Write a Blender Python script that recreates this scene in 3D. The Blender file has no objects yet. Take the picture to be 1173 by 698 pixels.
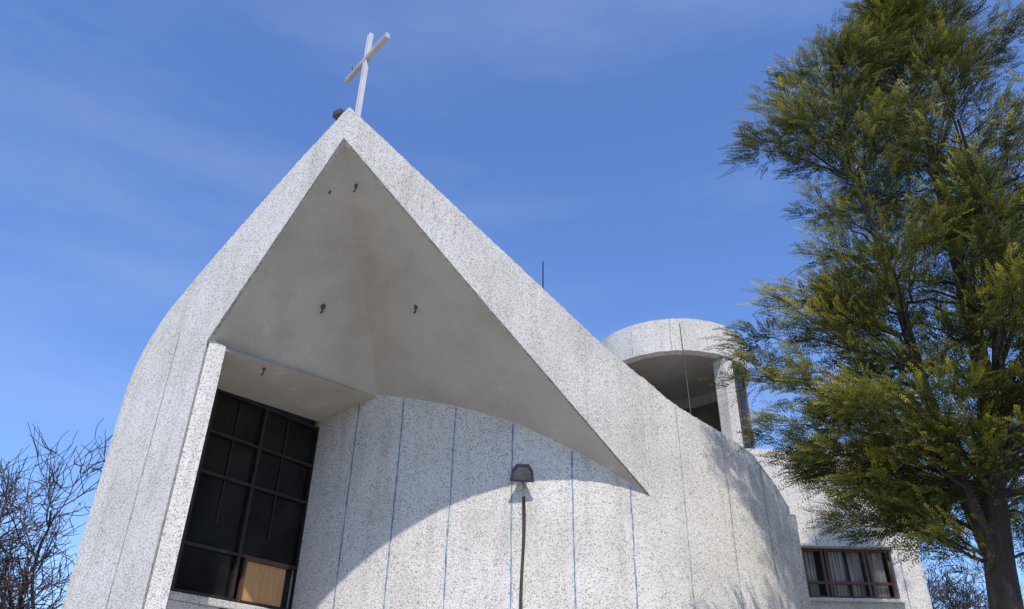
import bpy, math, random
import numpy as np
from mathutils import Vector as V, Matrix
random.seed(7); rng=np.random.default_rng(11)
scene=bpy.context.scene
scene.view_settings.view_transform='Standard'; scene.view_settings.look='None'; scene.view_settings.exposure=0
COL=bpy.context.collection

# ------------------------------------------------------------------ helpers
def empty(name):
    o=bpy.data.objects.new(name,None); COL.objects.link(o); return o
def mesh_obj(name,verts,faces,mat,parent=None,smooth=False):
    me=bpy.data.meshes.new(name); me.from_pydata([tuple(v) for v in verts],[],faces); me.update()
    if smooth:
        for p in me.polygons: p.use_smooth=True
    if mat: me.materials.append(mat)
    o=bpy.data.objects.new(name,me); COL.objects.link(o)
    if parent: o.parent=parent
    return o
def box_data(c,sx,sy,sz,ax=None):
    ex,ey,ez=ax if ax else (V((1,0,0)),V((0,1,0)),V((0,0,1)))
    c=V(c); vs=[]
    for i in (-1,1):
        for j in (-1,1):
            for k in (-1,1):
                vs.append(c+ex*sx*i+ey*sy*j+ez*sz*k)
    fs=[(0,1,3,2),(4,6,7,5),(0,4,5,1),(2,3,7,6),(0,2,6,4),(1,5,7,3)]
    return vs,fs
def boxes(name,lst,mat,parent,bevel=0.0):
    vs=[];fs=[]
    for b in lst:
        v,f=box_data(*b); n=len(vs); vs+=v; fs+=[tuple(i+n for i in q) for q in f]
    o=mesh_obj(name,vs,fs,mat,parent)
    if bevel>0:
        m=o.modifiers.new("bevel",'BEVEL'); m.width=bevel; m.segments=2
    return o
def tube_data(paths,sides=6):
    vs=[];fs=[]
    for path in paths:
        base=len(vs); n=len(path)
        for i,(p,r) in enumerate(path):
            p=V(p)
            a=V(path[max(i-1,0)][0]); b=V(path[min(i+1,n-1)][0]); d=(b-a)
            if d.length<1e-6: d=V((0,0,1))
            d.normalize()
            up=V((0,0,1)) if abs(d.z)<0.9 else V((1,0,0))
            s=d.cross(up).normalized(); t=s.cross(d)
            for k in range(sides):
                an=2*math.pi*k/sides
                vs.append(p+(s*math.cos(an)+t*math.sin(an))*r)
        for i in range(n-1):
            for k in range(sides):
                k2=(k+1)%sides
                fs.append((base+i*sides+k,base+i*sides+k2,base+(i+1)*sides+k2,base+(i+1)*sides+k))
        fs.append(tuple(base+k for k in range(sides)))
        fs.append(tuple(base+(n-1)*sides+k for k in reversed(range(sides))))
    return vs,fs
def tube(name,paths,mat,parent,sides=8,smooth=True):
    v,f=tube_data(paths,sides); return mesh_obj(name,v,f,mat,parent,smooth)

# ------------------------------------------------------------------ materials
def newmat(name,rough=0.8):
    m=bpy.data.materials.new(name); m.use_nodes=True
    b=m.node_tree.nodes["Principled BSDF"]; b.inputs["Roughness"].default_value=rough
    return m,m.node_tree,b
def N(nt,t,**kw):
    n=nt.nodes.new(t)
    for k,v in kw.items(): setattr(n,k,v)
    return n
def noise(nt,vec,scale,detail=3,rough=0.55):
    n=N(nt,"ShaderNodeTexNoise"); n.inputs["Scale"].default_value=scale; n.inputs["Detail"].default_value=detail; n.inputs["Roughness"].default_value=rough
    nt.links.new(vec,n.inputs["Vector"]); return n
def ramp(nt,fac,stops):
    r=N(nt,"ShaderNodeValToRGB"); e=r.color_ramp.elements
    while len(e)<len(stops): e.new(0.5)
    for i,(p,c) in enumerate(stops):
        e[i].position=p; e[i].color=(*c,1) if len(c)==3 else c
    nt.links.new(fac,r.inputs["Fac"]); return r
def mixc(nt,a,b,fac,mode='MIX'):
    m=N(nt,"ShaderNodeMix",data_type='RGBA',blend_type=mode)
    for s,v in ((m.inputs[0],fac),(m.inputs[6],a),(m.inputs[7],b)):
        if hasattr(v,"is_linked"): nt.links.new(v,s)
        else: s.default_value=v if not isinstance(v,tuple) or len(v)==4 else (*v,1)
    return m.outputs[2]
def mapping(nt,scale=(1,1,1)):
    g=N(nt,"ShaderNodeNewGeometry"); m=N(nt,"ShaderNodeMapping"); m.inputs["Scale"].default_value=scale
    nt.links.new(g.outputs["Position"],m.inputs["Vector"]); return m.outputs[0]

def mat_pebble(name="pebble_dash",tint=(0.76,0.72,0.665)):
    m,nt,b=newmat(name,0.95)
    p=mapping(nt)
    n1=noise(nt,p,58,2,0.85)
    vo=N(nt,"ShaderNodeTexVoronoi"); vo.inputs["Scale"].default_value=66; nt.links.new(p,vo.inputs["Vector"])
    sp=N(nt,"ShaderNodeSeparateColor"); nt.links.new(vo.outputs["Color"],sp.inputs[0])
    speck=ramp(nt,sp.outputs[0],[(0.0,(0.42,0.41,0.40)),(0.13,(0.62,0.61,0.60)),(0.30,(0.88,0.88,0.875)),(1.0,(1,1,1))])
    sp2=ramp(nt,n1.outputs[0],[(0.28,(0.55,0.54,0.53)),(0.45,(0.92,0.92,0.915)),(0.6,(1,1,1))])
    big=noise(nt,p,0.8,4,0.6)
    bigr=ramp(nt,big.outputs[0],[(0.32,(0.84,0.83,0.81)),(0.62,(1,1,1))])
    st=noise(nt,mapping(nt,(2.6,2.6,0.25)),1.5,4,0.65)
    strk=ramp(nt,st.outputs[0],[(0.30,(0.76,0.74,0.71)),(0.52,(1,1,1))])
    c=mixc(nt,tint,speck.outputs[0],1.0,'MULTIPLY')
    c=mixc(nt,c,sp2.outputs[0],1.0,'MULTIPLY')
    c=mixc(nt,c,bigr.outputs[0],1.0,'MULTIPLY')
    c=mixc(nt,c,strk.outputs[0],0.65,'MULTIPLY')
    nt.links.new(c,b.inputs["Base Color"])
    ad=N(nt,"ShaderNodeMath",operation='MULTIPLY_ADD'); nt.links.new(sp.outputs[1],ad.inputs[0]); ad.inputs[1].default_value=.35; nt.links.new(n1.outputs[0],ad.inputs[2])
    bu=N(nt,"ShaderNodeBump"); bu.inputs["Strength"].default_value=0.65; bu.inputs["Distance"].default_value=0.018
    nt.links.new(ad.outputs[0],bu.inputs["Height"]); nt.links.new(bu.outputs[0],b.inputs["Normal"])
    return m
def mat_soffit():
    m,nt,b=newmat("painted_concrete",0.85)
    p=mapping(nt)
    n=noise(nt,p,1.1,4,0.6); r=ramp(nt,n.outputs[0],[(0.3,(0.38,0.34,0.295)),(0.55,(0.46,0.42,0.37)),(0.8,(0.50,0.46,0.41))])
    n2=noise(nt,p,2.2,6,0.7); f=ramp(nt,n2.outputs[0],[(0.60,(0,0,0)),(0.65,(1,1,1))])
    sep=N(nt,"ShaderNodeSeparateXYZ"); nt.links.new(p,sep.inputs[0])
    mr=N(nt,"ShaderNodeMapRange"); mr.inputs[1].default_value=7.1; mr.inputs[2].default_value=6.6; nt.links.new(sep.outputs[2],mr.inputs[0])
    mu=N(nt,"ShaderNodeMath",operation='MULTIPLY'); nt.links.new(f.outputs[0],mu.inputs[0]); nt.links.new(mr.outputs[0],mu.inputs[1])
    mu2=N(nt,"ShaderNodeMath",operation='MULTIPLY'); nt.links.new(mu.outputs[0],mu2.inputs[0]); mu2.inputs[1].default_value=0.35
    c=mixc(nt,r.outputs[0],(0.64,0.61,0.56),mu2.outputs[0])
    n3=noise(nt,p,45,2); c=mixc(nt,c,ramp(nt,n3.outputs[0],[(0.3,(0.88,0.88,0.88)),(0.7,(1,1,1))]).outputs[0],1.0,'MULTIPLY')
    nt.links.new(c,b.inputs["Base Color"])
    bu=N(nt,"ShaderNodeBump"); bu.inputs["Strength"].default_value=0.35; bu.inputs["Distance"].default_value=0.012
    nt.links.new(n2.outputs[0],bu.inputs["Height"]); nt.links.new(bu.outputs[0],b.inputs["Normal"])
    return m
def mat_simple(name,c1,c2,scale=8,rough=0.7,bump=0.2,stretch=(1,1,1),metal=0):
    m,nt,b=newmat(name,rough); b.inputs["Metallic"].default_value=metal
    p=mapping(nt,stretch); n=noise(nt,p,scale,3)
    r=ramp(nt,n.outputs[0],[(0.3,c1),(0.7,c2)]); nt.links.new(r.outputs[0],b.inputs["Base Color"])
    if bump:
        bu=N(nt,"ShaderNodeBump"); bu.inputs["Strength"].default_value=bump; bu.inputs["Distance"].default_value=0.01
        nt.links.new(n.outputs[0],bu.inputs["Height"]); nt.links.new(bu.outputs[0],b.inputs["Normal"])
    return m
PEB=mat_pebble(); SOF=mat_soffit()
BLUE=mat_simple("blue_joint_paint",(0.08,0.14,0.24),(0.24,0.31,0.39),9,0.8,0.2)
GREYJ=mat_simple("joint_groove",(0.20,0.20,0.20),(0.38,0.37,0.36),7,0.9,0)
LIP=mat_simple("dark_lip_line",(0.05,0.045,0.04),(0.22,0.2,0.18),11,0.9,0)  # dark colour of the thin ragged line along the lower lip
FRAME=mat_simple("dark_window_frame",(0.010,0.006,0.005),(0.022,0.013,0.010),6,0.6,0.1)
FRAME2=mat_simple("red_brown_frame",(0.06,0.025,0.018),(0.10,0.042,0.032),6,0.6,0.1)
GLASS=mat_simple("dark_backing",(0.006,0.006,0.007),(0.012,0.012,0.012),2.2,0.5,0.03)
WOOD=mat_simple("plywood",(0.38,0.19,0.075),(0.50,0.27,0.11),5,0.6,0.1,(6,6,0.7))
DARK=mat_simple("dark_metal",(0.03,0.03,0.032),(0.06,0.06,0.062),20,0.5,0.1)
LAMPG=mat_simple("weathered_grey_metal",(0.03,0.035,0.045),(0.07,0.08,0.09),14,0.6,0.1)
LENS=mat_simple("lamp_glass",(0.07,0.075,0.09),(0.15,0.15,0.15),9,0.3,0.0)
RUST=mat_simple("rusty_pipe",(0.03,0.017,0.012),(0.07,0.042,0.03),12,0.8,0.4)
CROSSM=mat_simple("cross_faded_paint",(0.44,0.41,0.41),(0.56,0.52,0.52),2,0.55,0.0)
CROSSD=mat_simple("cross_inner",(0.36,0.33,0.33),(0.46,0.43,0.43),2,0.6,0.0)
INNER=mat_simple("lantern_inner_shaded",(0.10,0.08,0.065),(0.19,0.16,0.135),1.6,0.9,0.1)  # whitish concrete; its shade is put into this darker brown-grey
CURT=mat_simple("curtain_cloth",(0.12,0.10,0.08),(0.42,0.38,0.32),3,0.9,0.1,(14,1,0.4))
ROOF=mat_simple("roof_screed",(0.28,0.27,0.26),(0.38,0.37,0.35),2,0.9,0.2)
BARK=mat_simple("dark_bark",(0.018,0.013,0.010),(0.055,0.040,0.031),10,0.95,0.8,(1,1,0.25))
BARK2=mat_simple("grey_bark",(0.030,0.023,0.020),(0.07,0.055,0.048),10,0.95,0.6,(1,1,0.3))

# ------------------------------------------------------------------ church
church=empty("church")
CX0,CY0,R0=0.4,17.0,6.0
def dr(th,r=R0): return (CX0+r*math.sin(th),CY0-r*math.cos(th))
A2=(-2.355,8.0); dR=(0.811,0.595); dL=(-0.7896,0.6136)
ST=5.512
upR_s=[0,4.584,4.912,5.23,5.512]; upR_z=[9.50,7.305,7.16,7.04,6.93]
upD_t=[0.292,0.32,0.349,0.40,0.455,0.575,0.65,0.711,0.76,0.802]; upD_z=[6.93,6.80,6.66,6.50,6.38,6.16,6.03,5.76,5.54,5.33]
cols=[]
s=0.0
while s<ST:
    cols.append(((A2[0]+dR[0]*s,A2[1]+dR[1]*s),8.90-3.92*s/ST-0.02,float(np.interp(s,upR_s,upR_z)),s)); s+=0.03
for th in np.arange(0.292,0.8021,0.0051):
    cols.append((dr(th),0.0 if th>0.2921 else 4.96,float(np.interp(th,upD_t,upD_z)),ST+(th-0.292)*6))
def skin(name,cols,off,mat):
    vs=[];fs=[]
    for i,(pt,zl,zh,ss) in enumerate(cols):
        jl=random.uniform(-.012,.010) if zl>0 else 0; jh=random.uniform(-.009,.009)
        x,y=pt; j=random.uniform(-.0015,.0015)
        ox,oy=off(i)
        vs+=[(x,y+j,zl+jl),(x,y+j,zh+jh),(x+ox,y+oy,zl+jl),(x+ox,y+oy,zh+jh)]
    for i in range(len(cols)-1):
        a=4*i;b=a+4
        fs+=[(a,b,b+1,a+1),(a+2,a+3,b+3,b+2),(a+1,b+1,b+3,a+3),(a,a+2,b+2,b)]
    n=4*(len(cols)-1)
    fs+=[(0,1,3,2),(n,n+2,n+3,n+1)]
    return mesh_obj(name,vs,fs,mat,church)
iT=[i for i,c in enumerate(cols) if c[3]>=ST-1e-6][0]
skin("gable_band_right",cols[:iT+1],lambda i:(-0.05,0.30),PEB)
skin("curved_wall_right",[(c[0],0.0,c[2],c[3]) for c in cols[iT:]],lambda i:(-0.04,0.30),PEB)
upL_s=[0,1.062,1.754,2.644,3.459,3.62,3.80,3.95,4.07,4.16,4.22,4.25]; upL_z=[9.50,8.956,8.557,8.027,7.504,7.38,7.20,7.02,6.84,6.64,6.42,6.20]
colL=[]
for s in list(np.arange(0,2.28,0.03))+[2.282]:
    colL.append(((A2[0]+dL[0]*s,A2[1]+dL[1]*s),8.90-2.46*s/2.282-0.02,float(np.interp(s,upL_s,upL_z)),s))
skin("gable_band_left",colL,lambda i:(0.05,0.30),PEB)
colP=[]
for s in list(np.arange(2.282,3.9,0.05))+list(np.arange(3.9,4.251,0.025)):
    colP.append(((A2[0]+dL[0]*s,A2[1]+dL[1]*s),0.0,float(np.interp(s,upL_s,upL_z)),s))
skin("left_pier",colP,lambda i:(0.12,0.34),PEB)
tc_t=[-0.66,-0.637,-0.502,-0.44,-0.355,-0.208,-0.057,0.09,0.188,0.236,0.292]
tc_z=[6.41,6.42,6.58,6.64,6.52,6.29,6.00,5.60,5.30,5.14,4.98]
def ztop(t): return float(np.interp(t,tc_t,tc_z))
vs=[];fs=[]
ths=np.arange(-0.66,0.2921,0.0136)
for i,t in enumerate(ths):
    x,y=dr(t); zt=ztop(t)+0.10
    vs+=[(x,y,0),(x,y,zt)]
    if i: a=2*i-2; fs.append((a,a+2,a+3,a+1))
x,y=dr(0.292); vs+=[(x,y,0),(x,y,5.08)]; a=len(vs)-4; fs.append((a,a+2,a+3,a+1))
mesh_obj("entrance_wall",vs,fs,PEB,church)
Ai=V((-2.35,8.01,8.90)); T=V((2.13,11.26,4.98)); L=V((-4.12,9.40,6.44)); L1=V((-3.90,9.45,6.35))
W1=V((-4.37,10.60,6.29)); W2=V((*dr(-0.637,5.97),6.41))
n=28;mq=10; vs=[];fs=[]; top=[]
for i in range(n+1):
    a=i/n; E=Ai.lerp(T,a); t=-0.44+a*(0.292+0.44); x,y=dr(t,5.97); W=V((x,y,ztop(t)))
    up=float(np.interp(a*ST,upR_s,upR_z))
    for j in range(mq+1):
        vs.append(E.lerp(W,j/mq))
        E2=V((E.x-0.04,E.y+0.2,up-0.1)); W_=V((x,y,ztop(t)+0.55)); top.append(E2.lerp(W_,j/mq))
for i in range(n):
    for j in range(mq):
        a=i*(mq+1)+j; fs.append((a,a+1,a+mq+2,a+mq+1))
b=len(vs); rfs=list(fs); vs2=vs+[L,L1,W1,W2]
RI=mq
fs2=fs+[tuple([b]+list(range(mq,-1,-1)))]
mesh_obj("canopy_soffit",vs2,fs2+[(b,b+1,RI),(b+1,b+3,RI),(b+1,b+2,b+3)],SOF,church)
lp=[];lf=[]
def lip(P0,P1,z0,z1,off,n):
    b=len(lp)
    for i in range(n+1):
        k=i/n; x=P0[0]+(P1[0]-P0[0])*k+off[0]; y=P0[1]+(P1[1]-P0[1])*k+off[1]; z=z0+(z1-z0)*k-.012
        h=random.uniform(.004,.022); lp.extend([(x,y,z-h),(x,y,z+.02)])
        if i: a=b+2*i-2; lf.append((a,a+2,a+3,a+1))
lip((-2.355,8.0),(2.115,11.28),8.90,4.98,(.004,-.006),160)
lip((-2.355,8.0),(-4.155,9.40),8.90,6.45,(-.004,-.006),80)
mesh_obj("canopy_lip_line",lp,lf,LIP,church)
mesh_obj("canopy_roof_right",top,rfs,ROOF,church)
A_o=V((-2.35,8.2,9.38)); P1=V((-4.0,9.55,8.15)); P2=V((-5.05,10.35,7.4)); P3=V((-5.6,10.9,6.2))
mesh_obj("canopy_roof_left",[A_o,P1,P2,P3,V((*dr(-0.44,5.9),7.19)),V((-3.2,12.3,6.9)),V((-5.0,13,6.2))],[(0,4,1),(1,4,5),(1,5,2),(2,5,6),(2,6,3)],ROOF,church)
mesh_obj("pier_return",[(-4.12,9.395,0),(-3.90,9.45,0),(-3.90,9.45,6.4),(-4.12,9.395,6.5)],[(0,1,2,3)],PEB,church)
mesh_obj("window_jamb",[(-3.90,9.45,0),(-4.42,10.54,0),(-4.42,10.54,6.4),(-3.90,9.45,6.4)],[(0,1,2,3)],PEB,church)
# window bay
wa=V((-4.37,10.60,0)); wb=V((W2.x,W2.y,0)); du=(wb-wa); WL=du.length; du.normalize(); nn=V((du.y,-du.x,0)); zz=V((0,0,1))
def wp(u,z,o=0): return wa+du*u+nn*o+zz*z
ax=(du,nn,zz)
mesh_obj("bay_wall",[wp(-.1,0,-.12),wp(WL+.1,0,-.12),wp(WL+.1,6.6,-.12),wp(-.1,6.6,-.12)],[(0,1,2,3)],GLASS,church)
boxes("bay_sill",[(wp(WL/2,3.36,-.04),WL/2+.1,.10,.05,ax)],PEB,church,0.01)
boxes("bay_side_wall",[(wp(0.33,1.655,-.04),0.42,.075,1.65,ax)],PEB,church)
fr=[];rows=[3.42,4.05,5.05,5.65,6.30]; cu=[0.02,0.93,WL-.02]
for u in cu: fr.append((wp(u,4.87,-.03),.026,.035,1.46,ax))
for z in rows: fr.append((wp(WL/2,z+(0.02 if z<3.5 else 0),-.032),WL/2,.03,.022,ax))
for u in (0.48,1.40): fr.append((wp(u,5.36,-.05),.010,.012,1.0,ax))
boxes("bay_window_frame",fr,FRAME,church,0.004)
panes=[]; us=[0.02,0.48,0.93,1.40,WL-.02]
for r_ in range(3,0,-1):
    for c_ in range(4):
        z0,z1=rows[r_],rows[r_+1]
        o=-.07+random.uniform(-.008,.008); tl=random.uniform(-.01,.01)
        panes.append([wp(us[c_],z0,o),wp(us[c_+1],z0,o+tl),wp(us[c_+1],z1,o+tl*.4),wp(us[c_],z1,o-tl)])
panes.append([wp(.02,3.42,-.06),wp(.93,3.42,-.065),wp(.93,4.05,-.07),wp(.02,4.05,-.06)])
vs=[];fs=[]
for p in panes: b=len(vs); vs+=p; fs.append((b,b+1,b+2,b+3))
DG=mat_simple("dusty_glass",(0.004,0.004,0.005),(0.016,0.016,0.015),1.6,0.16,0.02)
DG.node_tree.nodes["Principled BSDF"].inputs["Specular IOR Level"].default_value=.25
mesh_obj("bay_window_glass",vs,fs,DG,church)
boxes("wood_panel",[(wp(1.44,3.72,-.045),.36,.012,.28,ax)],WOOD,church)
boxes("wood_panel_frame",[(wp(1.06,3.74,-.02),.020,.03,.31,ax),(wp(1.44,4.022,-.018),.38,.028,.018,ax),(wp(1.40,4.05,-.01),.40,.02,.012,ax)],FRAME2,church,0.003)
boxes("entrance_door",[(wp(1.08+.24,1.6,-.05),.22,.02,1.55,ax),(wp(1.08+.70,1.6,-.05),.21,.02,1.55,ax)],FRAME2,church,0.01)
boxes("door_head",[(wp(1.32,3.24,0.0),.55,.08,.055,ax)],DARK,church,0.004)
# joints
def strip_on_drum(name,thl,mat,w,r=R0+.008,zt=None,z0=0.0):
    vs=[];fs=[]
    for th in thl:
        z1=zt(th); nseg=int((z1-z0)/0.07); off=0
        b=len(vs)
        for i in range(nseg+1):
            z=z0+(z1-z0)*i/nseg; off=off*0.9+random.uniform(-.0006,.0006); ww=w*random.uniform(.4,1.3)
            for sgn in (-1,1):
                x,y=dr(th+off+sgn*ww/2/R0,r); vs.append((x,y,z))
            if i: a=b+2*i-2; fs.append((a,a+1,a+3,a+2))
    mesh_obj(name,vs,fs,mat,church)
strip_on_drum("blue_joint_lines",[-.495,-.354,-.208,-.057,.09,.236],BLUE,.024,zt=lambda t:ztop(t)-.01)
strip_on_drum("grey_joint_lines",[.383,.530,.677],GREYJ,.015,zt=lambda t:float(np.interp(t,upD_t,upD_z))-.02)
def strip_plane(name,P,d,ss,mat,w,z0,z1f):
    nx,ny=(d[1],-d[0]) if d[0]>0 else (-d[1],d[0])
    vs=[];fs=[]
    for s in ss:
        z1=z1f(s); n_=int((z1-z0(s))/0.1)+1; b=len(vs)
        for i in range(n_+1):
            z=z0(s)+(z1-z0(s))*i/n_; ww=w*random.uniform(.4,1.2)/2; o=random.uniform(-.003,.003)
            for g in (-1,1):
                q=s+o+g*ww; vs.append((P[0]+d[0]*q+nx*.009,P[1]+d[1]*q+ny*.009,z))
            if i: a=b+2*i-2; fs.append((a,a+1,a+3,a+2))
    mesh_obj(name,vs,fs,mat,church)
strip_plane("pier_joint_line",A2,dL,[3.08],GREYJ,.014,lambda s:0,lambda s:float(np.interp(s,upL_s,upL_z))-.9)
# body behind
pl=[dr(t,5.72) for t in np.arange(-0.66,0.80,0.05)]+[(4.62,13.1),(4.85,15.45),(4.85,21.5),(-5.3,21.5),(-5.3,14.2),(-5.55,11.1),(-4.6,10.9)]
n=len(pl); zt=5.0
mesh_obj("main_hall",[(x,y,0) for x,y in pl]+[(x,y,zt) for x,y in pl],[(i,(i+1)%n,n+(i+1)%n,n+i) for i in range(n)]+[tuple(range(n,2*n))],PEB,church)
boxes("pier_side_wall",[(V((-5.52,12.3,3.1)),.13,1.6,3.09)],PEB,church,0.03)
boxes("curved_wall_end",[(V((4.66,13.95,2.6)),.12,1.2,2.6)],PEB,church,0.02)
# lantern tower
TC=(3.95,17.32); TR=1.87
def ring(name,r1,r2,z0,z1,a0,a1,mat,seg=64):
    vs=[];fs=[]
    full=abs(a1-a0-2*math.pi)<1e-4
    for i in range(seg+1):
        a=a0+(a1-a0)*i/seg; c,s_=math.cos(a),math.sin(a); j=random.uniform(-.008,.008) if 0<i<seg else 0
        vs+=[(TC[0]+c*r1,TC[1]+s_*r1,z0+j),(TC[0]+c*r2,TC[1]+s_*r2,z0+j),(TC[0]+c*r2,TC[1]+s_*r2,z1+j),(TC[0]+c*r1,TC[1]+s_*r1,z1+j)]
    for i in range(seg):
        a=4*i;b=a+4
        for k in range(4): fs.append((a+k,a+(k+1)%4,b+(k+1)%4,b+k))
    if not full: fs+=[(0,3,2,1),(4*seg,4*seg+1,4*seg+2,4*seg+3)]
    return mesh_obj(name,vs,fs,mat,church)
a90=math.pi/2
ring("lantern_band",TR-.22,TR,9.61,10.43,a90,a90+2*math.pi,PEB,110)
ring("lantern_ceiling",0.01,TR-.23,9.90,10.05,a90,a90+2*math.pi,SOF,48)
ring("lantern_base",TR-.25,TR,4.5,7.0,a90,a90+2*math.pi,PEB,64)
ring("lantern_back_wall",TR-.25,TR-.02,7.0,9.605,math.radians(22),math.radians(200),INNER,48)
ring("lantern_floor",0.01,TR-.27,6.9,7.0,a90,a90+2*math.pi,ROOF,32)
def pillar(name,ang,w,mat=PEB,dep=.2,z0=7.0,z1=9.606):
    a=math.radians(ang); e=V((math.cos(a),math.sin(a),0)); t=V((-math.sin(a),math.cos(a),0))
    boxes(name,[(V((TC[0],TC[1],0))+e*(TR-.2)+V((0,0,(z0+z1)/2)),dep/2*1.6,w/2,(z1-z0)/2,(e,t,zz))],mat,church,0.02)
pillar("lantern_column",-57,.30)
pillar("lantern_post",-150,.12,DARK,.08)
ring("lantern_window_glass",TR-.20,TR-.17,7.0,9.60,math.radians(-49),math.radians(21),GLASS,24)
for q_,an in enumerate((-46,-24,-2,19)): pillar("lantern_window_mullion_%d"%q_,an,.07,FRAME2,.10)
ring("lantern_window_rail",TR-.24,TR-.10,8.0,8.07,math.radians(-48),math.radians(20),FRAME2,20)
tube("lantern_conductor",[[((3.85,15.44,10.3),.007),((3.86,15.41,9.6),.007),((3.92,15.5,7.0),.007)]],DARK,church,6)
vs=[];fs=[]
for an in (-128,-100,-45,-20):
    a=math.radians(an); b=len(vs)
    for i in range(9):
        z=9.63+.78*i/8
        for g in (-1,1):
            q=a+g*.004*random.uniform(.4,1); vs.append((TC[0]+math.cos(q)*(TR+.008),TC[1]+math.sin(q)*(TR+.008),z))
        if i: k=b+2*i-2; fs.append((k,k+1,k+3,k+2))
mesh_obj("lantern_joint_lines",vs,fs,GREYJ,church)
# annex
ax0,ax1,ay0,ay1,ah=4.9,8.22,15.5,21.4,7.34
wx0,wx1,wz0,wz1=5.80,7.55,4.38,5.33
vs=[];fs=[]
def addquad(*q):
    b=len(vs); vs.extend(q); fs.append(tuple(range(b,b+len(q))))
for (x0,x1,z0,z1) in [(ax0,wx0,0,ah),(wx1,ax1-.25,0,ah),(wx0,wx1,0,wz0),(wx0,wx1,wz1,ah)]:
    addquad((x0,ay0,z0),(x1,ay0,z0),(x1,ay0,z1),(x0,ay0,z1))
d_=.24
addquad((wx0,ay0,wz0),(wx0,ay0+d_,wz0),(wx0,ay0+d_,wz1),(wx0,ay0,wz1)); addquad((wx1,ay0,wz0),(wx1,ay0,wz1),(wx1,ay0+d_,wz1),(wx1,ay0+d_,wz0))
addquad((wx0,ay0,wz0),(wx1,ay0,wz0),(wx1,ay0+d_,wz0),(wx0,ay0+d_,wz0)); addquad((wx0,ay0,wz1),(wx0,ay0+d_,wz1),(wx1,ay0+d_,wz1),(wx1,ay0,wz1))
arc=[(ax1-.25+.25*math.sin(a),ay0+.25-.25*math.cos(a)) for a in np.linspace(0,math.pi/2,9)]+[(ax1,ay1)]
for p,q in zip(arc[:-1],arc[1:]): addquad((*p,0),(*q,0),(*q,ah),(*p,ah))
addquad((ax1,ay1,0),(ax0,ay1,0),(ax0,ay1,ah),(ax1,ay1,ah)); addquad((ax0,ay1,0),(ax0,ay0,0),(ax0,ay0,ah),(ax0,ay1,ah))
b=[(ax0,ay0,ah)]+[(*p,ah) for p in arc]+[(ax0,ay1,ah)]; addquad(*b)
mesh_obj("annex_walls",vs,fs,PEB,church)
vs=[];fs=[]
for (xa,xb) in [(wx0+.08,wx0+.30),(wx0+.55,wx0+.86),(wx0+.95,wx1-.55),(wx1-.38,wx1-.10)]:
    nn_=int((xb-xa)/.012); b=len(vs)
    for i in range(nn_+1):
        x=xa+(xb-xa)*i/nn_; y=ay0+.205+.014*math.sin(x*95)+.004*random.random()
        vs+=[(x,y,wz0+.02),(x,y,wz1-.02)]
        if i: a=b+2*i-2; fs.append((a,a+2,a+3,a+1))
mesh_obj("annex_curtain",vs,fs,CURT,church)
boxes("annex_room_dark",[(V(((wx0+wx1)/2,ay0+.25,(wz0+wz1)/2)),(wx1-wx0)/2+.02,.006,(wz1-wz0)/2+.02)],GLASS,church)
fr=[]; cx_=(wx0+wx1)/2; cz_=(wz0+wz1)/2
for x in (wx0+.03,wx0+.42,wx0+.50,wx1-.50,wx1-.42,wx1-.03): fr.append((V((x,ay0+.12,cz_)),.026,.03,.47))
for z in (wz0+.03,wz0+.30,wz1-.03): fr.append((V((cx_,ay0+.122,z)),.87,.027,.026))
boxes("annex_window_frame",fr,FRAME2,church,0.003)
boxes("annex_window_sill",[(V((cx_,ay0-.03,wz0-.04)),.93,.06,.03),(V((cx_,ay0-.03,wz1+.03)),.93,.05,.025)],PEB,church,0.005)
strip_plane("annex_joint_lines",(ax0,ay0),(1.0,0.0),[1.22,2.0,2.8],BLUE,.016,lambda s:5.4 if s<2.7 else 0.0,lambda s:ah-.02)

# cross
cross=empty("cross")
bd=V((0.79,-0.95,0)).normalized(); bn=V((bd.y,-bd.x,0))
base=V((-2.36,8.5,0)); axb=(bd,bn,zz)
boxes("upright",[(base+V((0,0,10.35))-bd*.030,.016,.033,1.22,axb),(base+V((0,0,10.35))+bd*.030,.016,.033,1.22,axb)],CROSSM,cross,0.004)
boxes("upright_web",[(base+V((0,0,10.35)),.018,.028,1.215,axb)],CROSSD,cross)
boxes("crossbar",[(base+V((0,0,11.040)),.62,.037,.016,axb),(base+V((0,0,10.984)),.62,.037,.016,axb)],CROSSM,cross,0.004)
boxes("crossbar_web",[(base+V((0,0,11.012)),.618,.030,.016,axb)],CROSSD,cross)
e1=base-bd*.42+V((0,0,11.05))
tube("lamp_on_bar",[[(e1,.010),(e1+V((0,0,.06)),.028),(e1+V((0,0,.13)),.036),(e1+V((0,0,.15)),.015)]],DARK,cross,8)
fl=empty("flood_light"); fa=(V((.8,-.6,0)),V((.6,.8,0)),zz)
boxes("housing",[(V((-2.58,8.30,9.64)),.075,.05,.055,fa)],DARK,fl,0.01)
boxes("bracket",[(V((-2.52,8.36,9.50)),.012,.03,.09,fa)],DARK,fl)
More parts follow.
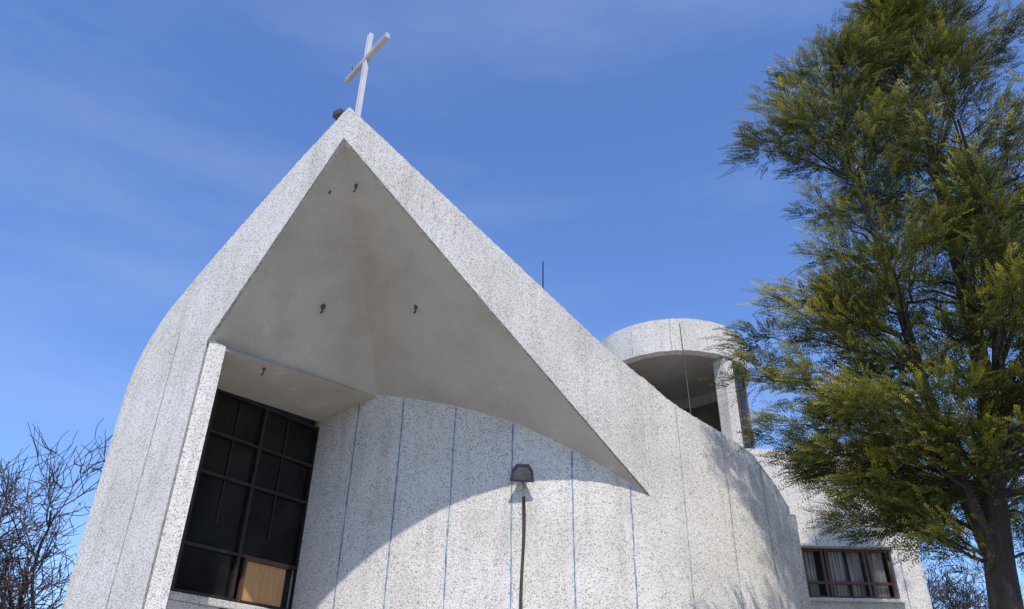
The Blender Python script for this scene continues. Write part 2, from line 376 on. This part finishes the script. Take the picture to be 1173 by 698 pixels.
# wall lamp and pole
wl=empty("wall_flood_lamp")
pts=[((.22+.018*math.sin(i*1.1),10.90+.01*math.cos(i*1.7),0.02+i*0.345),.022) for i in range(15)]
tube("pole",[pts],RUST,wl,8)
hd=V((0.20,10.86,5.22)); f_=V((0,-.80,-.60)); r_=V((1,0.05,0)).normalized(); u_=r_.cross(f_)
if u_.z<0: u_=-u_
vs=[];fs=[]
def prism(c,prof):
    b=len(vs)
    for (w,h,dd) in prof:
        for sx,sy in ((-.95,-1),(.95,-1),(1,-.85),(.85,.35),(.5,1),(-.5,1),(-.85,.35),(-1,-.85)): vs.append(c+r_*w*sx+u_*h*sy+f_*dd)
    m=len(prof)
    fs.append(tuple(b+i for i in reversed(range(8)))); fs.append(tuple(b+8*(m-1)+i for i in range(8)))
    for k in range(m-1):
        for i in range(8): fs.append((b+8*k+i,b+8*k+(i+1)%8,b+8*(k+1)+(i+1)%8,b+8*(k+1)+i))
prism(hd,[(.05,.05,-.10),(.08,.07,0),(.16,.12,.10),(.175,.13,.105),(.175,.13,.13)])
mesh_obj("head",vs,fs,LAMPG,wl)
vs=[];fs=[]; prism(hd-u_*.01,[(.13,.085,.131),(.12,.08,.135)]); mesh_obj("lens",vs,fs,LENS,wl)
tube("bracket",[[((.22,10.9,4.82),.014),((.22,10.86,5.0),.014),((.21,10.88,5.25),.014)]],DARK,wl,6)
def fitting(name,p,k=1.0):
    e=empty(name); p=V(p)
    tube("base",[[(p+V((0,0,.05)),.035*k),(p,.035*k),(p-V((0,0,.015)),.02*k)]],LAMPG,e,10)
    tube("holder",[[(p-V((0,0,.015)),.014*k),(p-V((0,0,.05)),.016*k),(p-V((.012,.015,.085)),.022*k),(p-V((.014,.015,.10)),.010*k)]],DARK,e,8)
fitting("ceiling_lamp_holder",(-2.77,9.82,7.26),.9); fitting("ceiling_lamp_holder.001",(-1.42,9.87,7.32),.8)
fitting("ceiling_lamp_holder.002",(-2.22,8.5,8.46),.6); fitting("ceiling_lamp_holder.003",(-3.55,10.1,6.38),.7); fitting("ceiling_lamp_holder.004",(-2.56,8.5,8.42),.6)
ant=empty("lightning_rod"); tube("rod",[[((.65,14,5.0),.025),((.65,14,9.2),.02),((.655,14,10.95),.013)]],DARK,ant,6)

# ------------------------------------------------------------------ trees
def trunkpt(path,z):
    for (a,ra),(b,rb) in zip(path[:-1],path[1:]):
        if a[2]<=z<=b[2]:
            k=(z-a[2])/(b[2]-a[2]); return V(a).lerp(V(b),k),ra+(rb-ra)*k
    return V(path[-1][0]),path[-1][1]
def arc_path(p,q,r0,r1,n=7,lift=.25,wob=.07):
    out=[]; d=q-p
    for i in range(n+1):
        k=i/n; pt=p+d*k+V((0,0,1))*lift*d.length*math.sin(math.pi*k)*.5
        if 0<i: pt+=V([random.gauss(0,wob*.6) for _ in range(3)])
        out.append((pt,r0+(r1-r0)*k))
    return out
pine=empty("evergreen_tree")
trunk=[((5.2,9.05,-.1),.27),((5.3,9.0,1.0),.22),((5.45,9,2.5),.19),((5.6,9,3.6),.165),((5.8,9,4.6),.145),((6.1,9.0,5.8),.12),((6.35,9.1,8),.09),((6.55,9.15,10.3),.06),((6.75,9.2,12.3),.035),((6.9,9.2,14.3),.012)]
lead2=[((5.58,9,3.5),.11),((5.35,8.9,4.6),.09),((5.2,8.85,5.8),.075),((5.15,8.8,7.4),.06),((5.05,8.9,9.2),.04),((5.1,8.95,10.8),.022),((5.3,9,12.3),.010)]
lead3=[((5.75,9.05,4.2),.10),((6.4,9.4,5.4),.085),((7.0,9.7,7),.065),((7.4,9.9,9),.045),((7.7,10,11),.025),((7.8,10,12.6),.010)]
lead4=[((5.7,8.95,4.3),.08),((5.9,8.4,5.8),.06),((6.1,7.9,7.4),.04),((6.0,7.7,9.2),.015)]
limbs=[trunk,lead2,lead3,lead4]
Rz=[3.6,4.2,5.0,6.3,7.2,7.8,8.6,9.8,11,12,13,14.2]; Rr_=[1.0,1.6,2.55,2.75,2.25,1.85,2.1,2.45,2.1,1.4,.85,.3]
tips=[]
for i in range(320):
    z=4.0+10.1*random.random()**1.15; R=float(np.interp(z,Rz,Rr_)); ph=random.uniform(0,2*math.pi)
    xc=5.85+.13*(z-4.5); k=random.uniform(.2,1)**.6
    p=V((xc+R*k*math.cos(ph),9.15+.8*R*k*math.sin(ph),z))
    if z>9.8 and p.x>6.9 and random.random()<.6: continue
    if z<4.6 and p.x>5.3 and random.random()<.5: continue
    tips.append((p,random.uniform(.20,.40)))
for t_ in [(3.2,9,6.45),(3.1,9.1,5.95),(3.35,9,5.2),(3.8,9,7.1),(3.9,9,10.0),(3.75,9,9.75),(4.2,9,10.8),(4.5,9,9.5),(4.6,9,8.7),(4.6,9,11.35),(4.5,9,7.9),(5.5,9,12.2),(6.2,9,12.9),(4.3,9,4.45),(4.7,9,4.1),(5.0,8.9,3.8),(3.65,8.8,5.7),(3.9,8.7,6.5),(4.8,8.6,6.0),(4.6,8.6,5.2),(5.3,8.4,4.6),(6.6,8.6,4.4),(6.3,8.5,3.7),(5.9,8.2,5.3),(4.9,8.7,10.2),(5.2,8.7,9.0),(5.6,8.6,8.0),(6.2,8.6,6.8),(4.2,8.8,5.4),(4.4,8.8,6.8),(4.8,8.7,7.4),(5.0,8.6,4.9),(4.0,9,4.9),(5.6,8.4,6.2),(3.6,9.0,6.0),(4.4,9,10.2),(4.9,9,11.3),(4.2,9.1,7.0),(4.5,9.1,4.75),
  (6.9,8.6,5.6),(6.6,8.5,6.2),(6.9,8.7,7.4),(7.2,8.8,8.4),(6.6,8.7,8.8),(5.9,8.6,9.4),(5.5,8.8,10.4),(6.0,8.9,11.4),(4.6,8.9,10.7),(5.1,9,11.8),(5.0,9.2,4.3),(5.5,8.5,5.4)]:
    tips.append((V(t_),.34))
paths=[ [(V(p),r) for p,r in l] for l in limbs]
S_o=[];S_d=[];S_t=[]
for tip,cr in tips:
    best=None
    for l in limbs:
        zq=max(l[0][0][2]+.1,min(l[-1][0][2]-.1,tip.z-random.uniform(.3,1.3)))
        p,r=trunkpt(l,zq); dd=(p-tip).length
        if best is None or dd<best[0]: best=(dd,p,r)
    dd,p,r=best
    ap=arc_path(p,tip,min(r*.5,.012+.008*dd),.004,8,.18,.05); paths.append(ap)
    tone0=random.uniform(0,1)
    out=(tip-p).normalized()
    nsp=int(105*(cr/.34)**1.6)
    for k in range(nsp):
        if random.random()<.55: c=tip
        else: c=ap[random.randint(3,8)][0]
        v=V([random.gauss(0,1) for _ in range(3)]); v.normalize(); v*=random.random()**.45
        o_=c+V((v.x*cr*1.15,v.y*cr*1.15,v.z*cr*.62))
        d_v=(v*.55+out*.75+V((0,0,.05))+V([random.gauss(0,.30) for _ in range(3)])).normalized()
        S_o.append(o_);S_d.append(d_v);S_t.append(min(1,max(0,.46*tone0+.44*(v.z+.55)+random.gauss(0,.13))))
tube("trunk_and_limbs",paths,BARK,pine,7)
S_o=np.array(S_o);S_d=np.array(S_d);S_t=np.array(S_t)
def leaf_mesh(name,S_o,S_d,S_t,parent,mat,npair=10,Lr=(.22,.42),leaf=.074,wd=.0135):
    ns=len(S_o)
    rv=rng.normal(size=(ns,3)); side=np.cross(S_d,rv); side/=np.linalg.norm(side,axis=1,keepdims=True)
    nor=np.cross(S_d,side); Ls=rng.uniform(*Lr,size=ns)
    vsl=[];tl=[]
    for k in range(npair):
        f=(k+.6)/npair; taper=(1-.75*f**1.5)
        for sg in (-1,1):
            ln=leaf*taper*rng.uniform(.7,1.3,size=(ns,1))
            o=S_o+S_d*(Ls*f)[:,None]+np.array([0,0,1])*(-.22*f*f*Ls)[:,None]
            dv=S_d*.95+side*sg*.75+nor*rng.normal(0,.25,size=(ns,1)); dv/=np.linalg.norm(dv,axis=1,keepdims=True)
            wv=np.cross(dv,nor); wv/=np.linalg.norm(wv,axis=1,keepdims=True)
            a=o; b=o+dv*ln*.55+wv*wd/2; c=o+dv*ln; d=o+dv*ln*.55-wv*wd/2
            vsl.append(np.stack([a,b,c,d],axis=1))
            tt=np.clip(S_t+(f-.5)*.45,0,1); tl.append(np.repeat(tt[:,None],4,axis=1))
    Vv=np.concatenate(vsl).reshape(-1,3); Tt=np.concatenate(tl).reshape(-1)
    nf=len(Vv)//4
    me=bpy.data.meshes.new(name); me.vertices.add(len(Vv)); me.vertices.foreach_set("co",Vv.ravel().astype(np.float32))
    me.loops.add(nf*4); me.loops.foreach_set("vertex_index",np.arange(nf*4,dtype=np.int32))
    me.polygons.add(nf); me.polygons.foreach_set("loop_start",np.arange(0,nf*4,4,dtype=np.int32)); me.polygons.foreach_set("loop_total",np.full(nf,4,dtype=np.int32))
    me.update(); me.validate()
    at=me.attributes.new("tone",'FLOAT','POINT'); at.data.foreach_set("value",Tt.astype(np.float32))
    me.materials.append(mat); o=bpy.data.objects.new(name,me); COL.objects.link(o); o.parent=parent; return o
def leafmat(name,stops,tr_f=.25):
    m,nt,b=newmat(name,.6)
    a=N(nt,"ShaderNodeAttribute",attribute_name="tone"); r=ramp(nt,a.outputs["Fac"],stops)
    nt.links.new(r.outputs[0],b.inputs["Base Color"]); b.inputs["Specular IOR Level"].default_value=.2
    tr=N(nt,"ShaderNodeBsdfTranslucent"); nt.links.new(r.outputs[0],tr.inputs["Color"])
    mx=N(nt,"ShaderNodeMixShader"); mx.inputs[0].default_value=tr_f
    nt.links.new(b.outputs[0],mx.inputs[1]); nt.links.new(tr.outputs[0],mx.inputs[2]); nt.links.new(mx.outputs[0],nt.nodes["Material Output"].inputs["Surface"])
    return m
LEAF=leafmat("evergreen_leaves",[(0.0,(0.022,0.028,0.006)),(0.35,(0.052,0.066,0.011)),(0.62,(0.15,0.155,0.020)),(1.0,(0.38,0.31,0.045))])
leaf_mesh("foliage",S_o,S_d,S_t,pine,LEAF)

def bare(name,base,top,spread,levels,seed,r0,mat,leaves=0,nmin=4,nmax=5):
    rs=random.Random(seed); e=empty(name); P=[]; ends=[]
    def grow(p,d,ln,r,lv):
        n=6; pts=[(p.copy(),r)]; q=p.copy(); dd=d.copy()
        for i in range(n):
            dd=(dd+V([rs.gauss(0,.2) for _ in range(3)])+V((0,0,.05))).normalized(); q=q+dd*ln/n
            pts.append((q.copy(),r*(1-.5*(i+1)/n)))
        P.append(pts)
        if lv==0: ends.append(q.copy()); return
        nc=rs.randint(nmin,nmax)
        for c in range(nc):
            k=rs.uniform(.3,1); i=min(n,int(k*n+.5)); pp,rr=pts[i]
            ang=rs.uniform(0,2*math.pi); t1=dd.cross(V((.3,.5,1))).normalized(); t2=dd.cross(t1)
            nd=(dd*1.0+(t1*math.cos(ang)+t2*math.sin(ang))*rs.uniform(.5,1.2)*spread).normalized()
            grow(pp,nd,ln*rs.uniform(.55,.78),max(rr*.68,.0085),lv-1)
    b=V(base); grow(b,(V(top)-b).normalized(),(V(top)-b).length*.42,r0,levels)
    tube("branches",P,mat,e,5)
    if leaves:
        so=np.array([list(rs.choice(ends)+V([rs.gauss(0,.05) for _ in range(3)])) for _ in range(leaves)])
        sd=rng.normal(size=so.shape); sd/=np.linalg.norm(sd,axis=1,keepdims=True)
        leaf_mesh("dry_leaves",so,sd,rng.uniform(0,1,len(so)),e,leafmat("dry_leaf",[(0,(.14,.09,.03)),(1,(.26,.17,.06))]),1,(.02,.05),.09,.035)
    return e
bare("bare_tree",(-8.0,15,-.1),(-8.7,15,9.1),1.0,5,5,.21,BARK2,320,4,5)
bare("bare_tree.001",(12.3,22,-.1),(12.6,22,8.6),.95,5,9,.16,BARK2,60)
bare("bare_tree.002",(-13.4,18,-.1),(-12.9,18,9.6),.9,5,21,.20,BARK2,0,4,4)

# ------------------------------------------------------------------ ground
gm_,gnt_,gb_=newmat("dry_ground",.95); p=mapping(gnt_)
g1=noise(gnt_,p,.35,4); g2=noise(gnt_,p,9,3)
c=mixc(gnt_,ramp(gnt_,g1.outputs[0],[(.35,(.20,.17,.11)),(.6,(.12,.14,.05))]).outputs[0],ramp(gnt_,g2.outputs[0],[(.3,(.6,.6,.6)),(.7,(1,1,1))]).outputs[0],1.0,'MULTIPLY')
gnt_.links.new(c,gb_.inputs["Base Color"])
mesh_obj("ground",[(-900,-900,0),(900,-900,0),(900,900,0),(-900,900,0)],[(0,1,2,3)],gm_)
PAVE=mat_simple("bounce_paving",(.33,.30,.25),(.42,.39,.33),1.5,.9,.1)
mesh_obj("bounce_forecourt",[(-14,-10,.004),(12,-10,.004),(12,16,.004),(-14,16,.004)],[(0,1,2,3)],PAVE)  # unseen pale paving, added to bounce sunlight up to the canopy

# ------------------------------------------------------------------ light and sky
sd=V((.06,-1,1.39)).normalized()
sl=bpy.data.lights.new("sun",'SUN'); sl.energy=4.9; sl.angle=math.radians(.53); sl.color=(1,.95,.88)
so_=bpy.data.objects.new("sun",sl); COL.objects.link(so_); so_.rotation_euler=sd.to_track_quat('Z','Y').to_euler(); so_.location=(5,-10,20)
wd=bpy.data.worlds.new("World"); scene.world=wd; wd.use_nodes=True; nt=wd.node_tree
bg=nt.nodes["Background"]; sk=N(nt,"ShaderNodeTexSky",sky_type='NISHITA'); sk.sun_disc=False
sk.sun_elevation=math.asin(sd.z); sk.sun_rotation=math.atan2(sd.x,sd.y); sk.air_density=1.0; sk.dust_density=.8; sk.ozone_density=1.6
tcn=N(nt,"ShaderNodeTexCoord"); mp=N(nt,"ShaderNodeMapping"); mp.inputs["Scale"].default_value=(0.9,1.2,4.2); mp.inputs["Rotation"].default_value=(0,.3,0)
nt.links.new(tcn.outputs["Generated"],mp.inputs["Vector"])
cn=noise(nt,mp.outputs[0],1.9,7,.55); cr_=ramp(nt,cn.outputs[0],[(.46,(0,0,0)),(.80,(.30,.30,.30))])
tint=mixc(nt,sk.outputs[0],(0.98,1.24,1.74,1),1.0,'MULTIPLY')
col=mixc(nt,tint,(3.6,4.5,6.2,1),cr_.outputs[0])
nt.links.new(col,bg.inputs["Color"]); bg.inputs["Strength"].default_value=.138

# ------------------------------------------------------------------ camera
cd=bpy.data.cameras.new("camera"); cam=bpy.data.objects.new("camera",cd); COL.objects.link(cam)
cd.sensor_width=36; cd.lens=36*885/1173; cd.clip_end=3000
pt=math.atan(885/1501.3); rho=math.radians(1.22)
w=V((0,math.cos(pt),math.sin(pt)));u0=V((0,-math.sin(pt),math.cos(pt)));r0=V((1,0,0))
rr=math.cos(rho)*r0+math.sin(rho)*u0; uu=-math.sin(rho)*r0+math.cos(rho)*u0
M=Matrix((rr,uu,-w)).transposed().to_4x4(); M.translation=V((0,0,1.6)); cam.matrix_world=M
scene.camera=cam
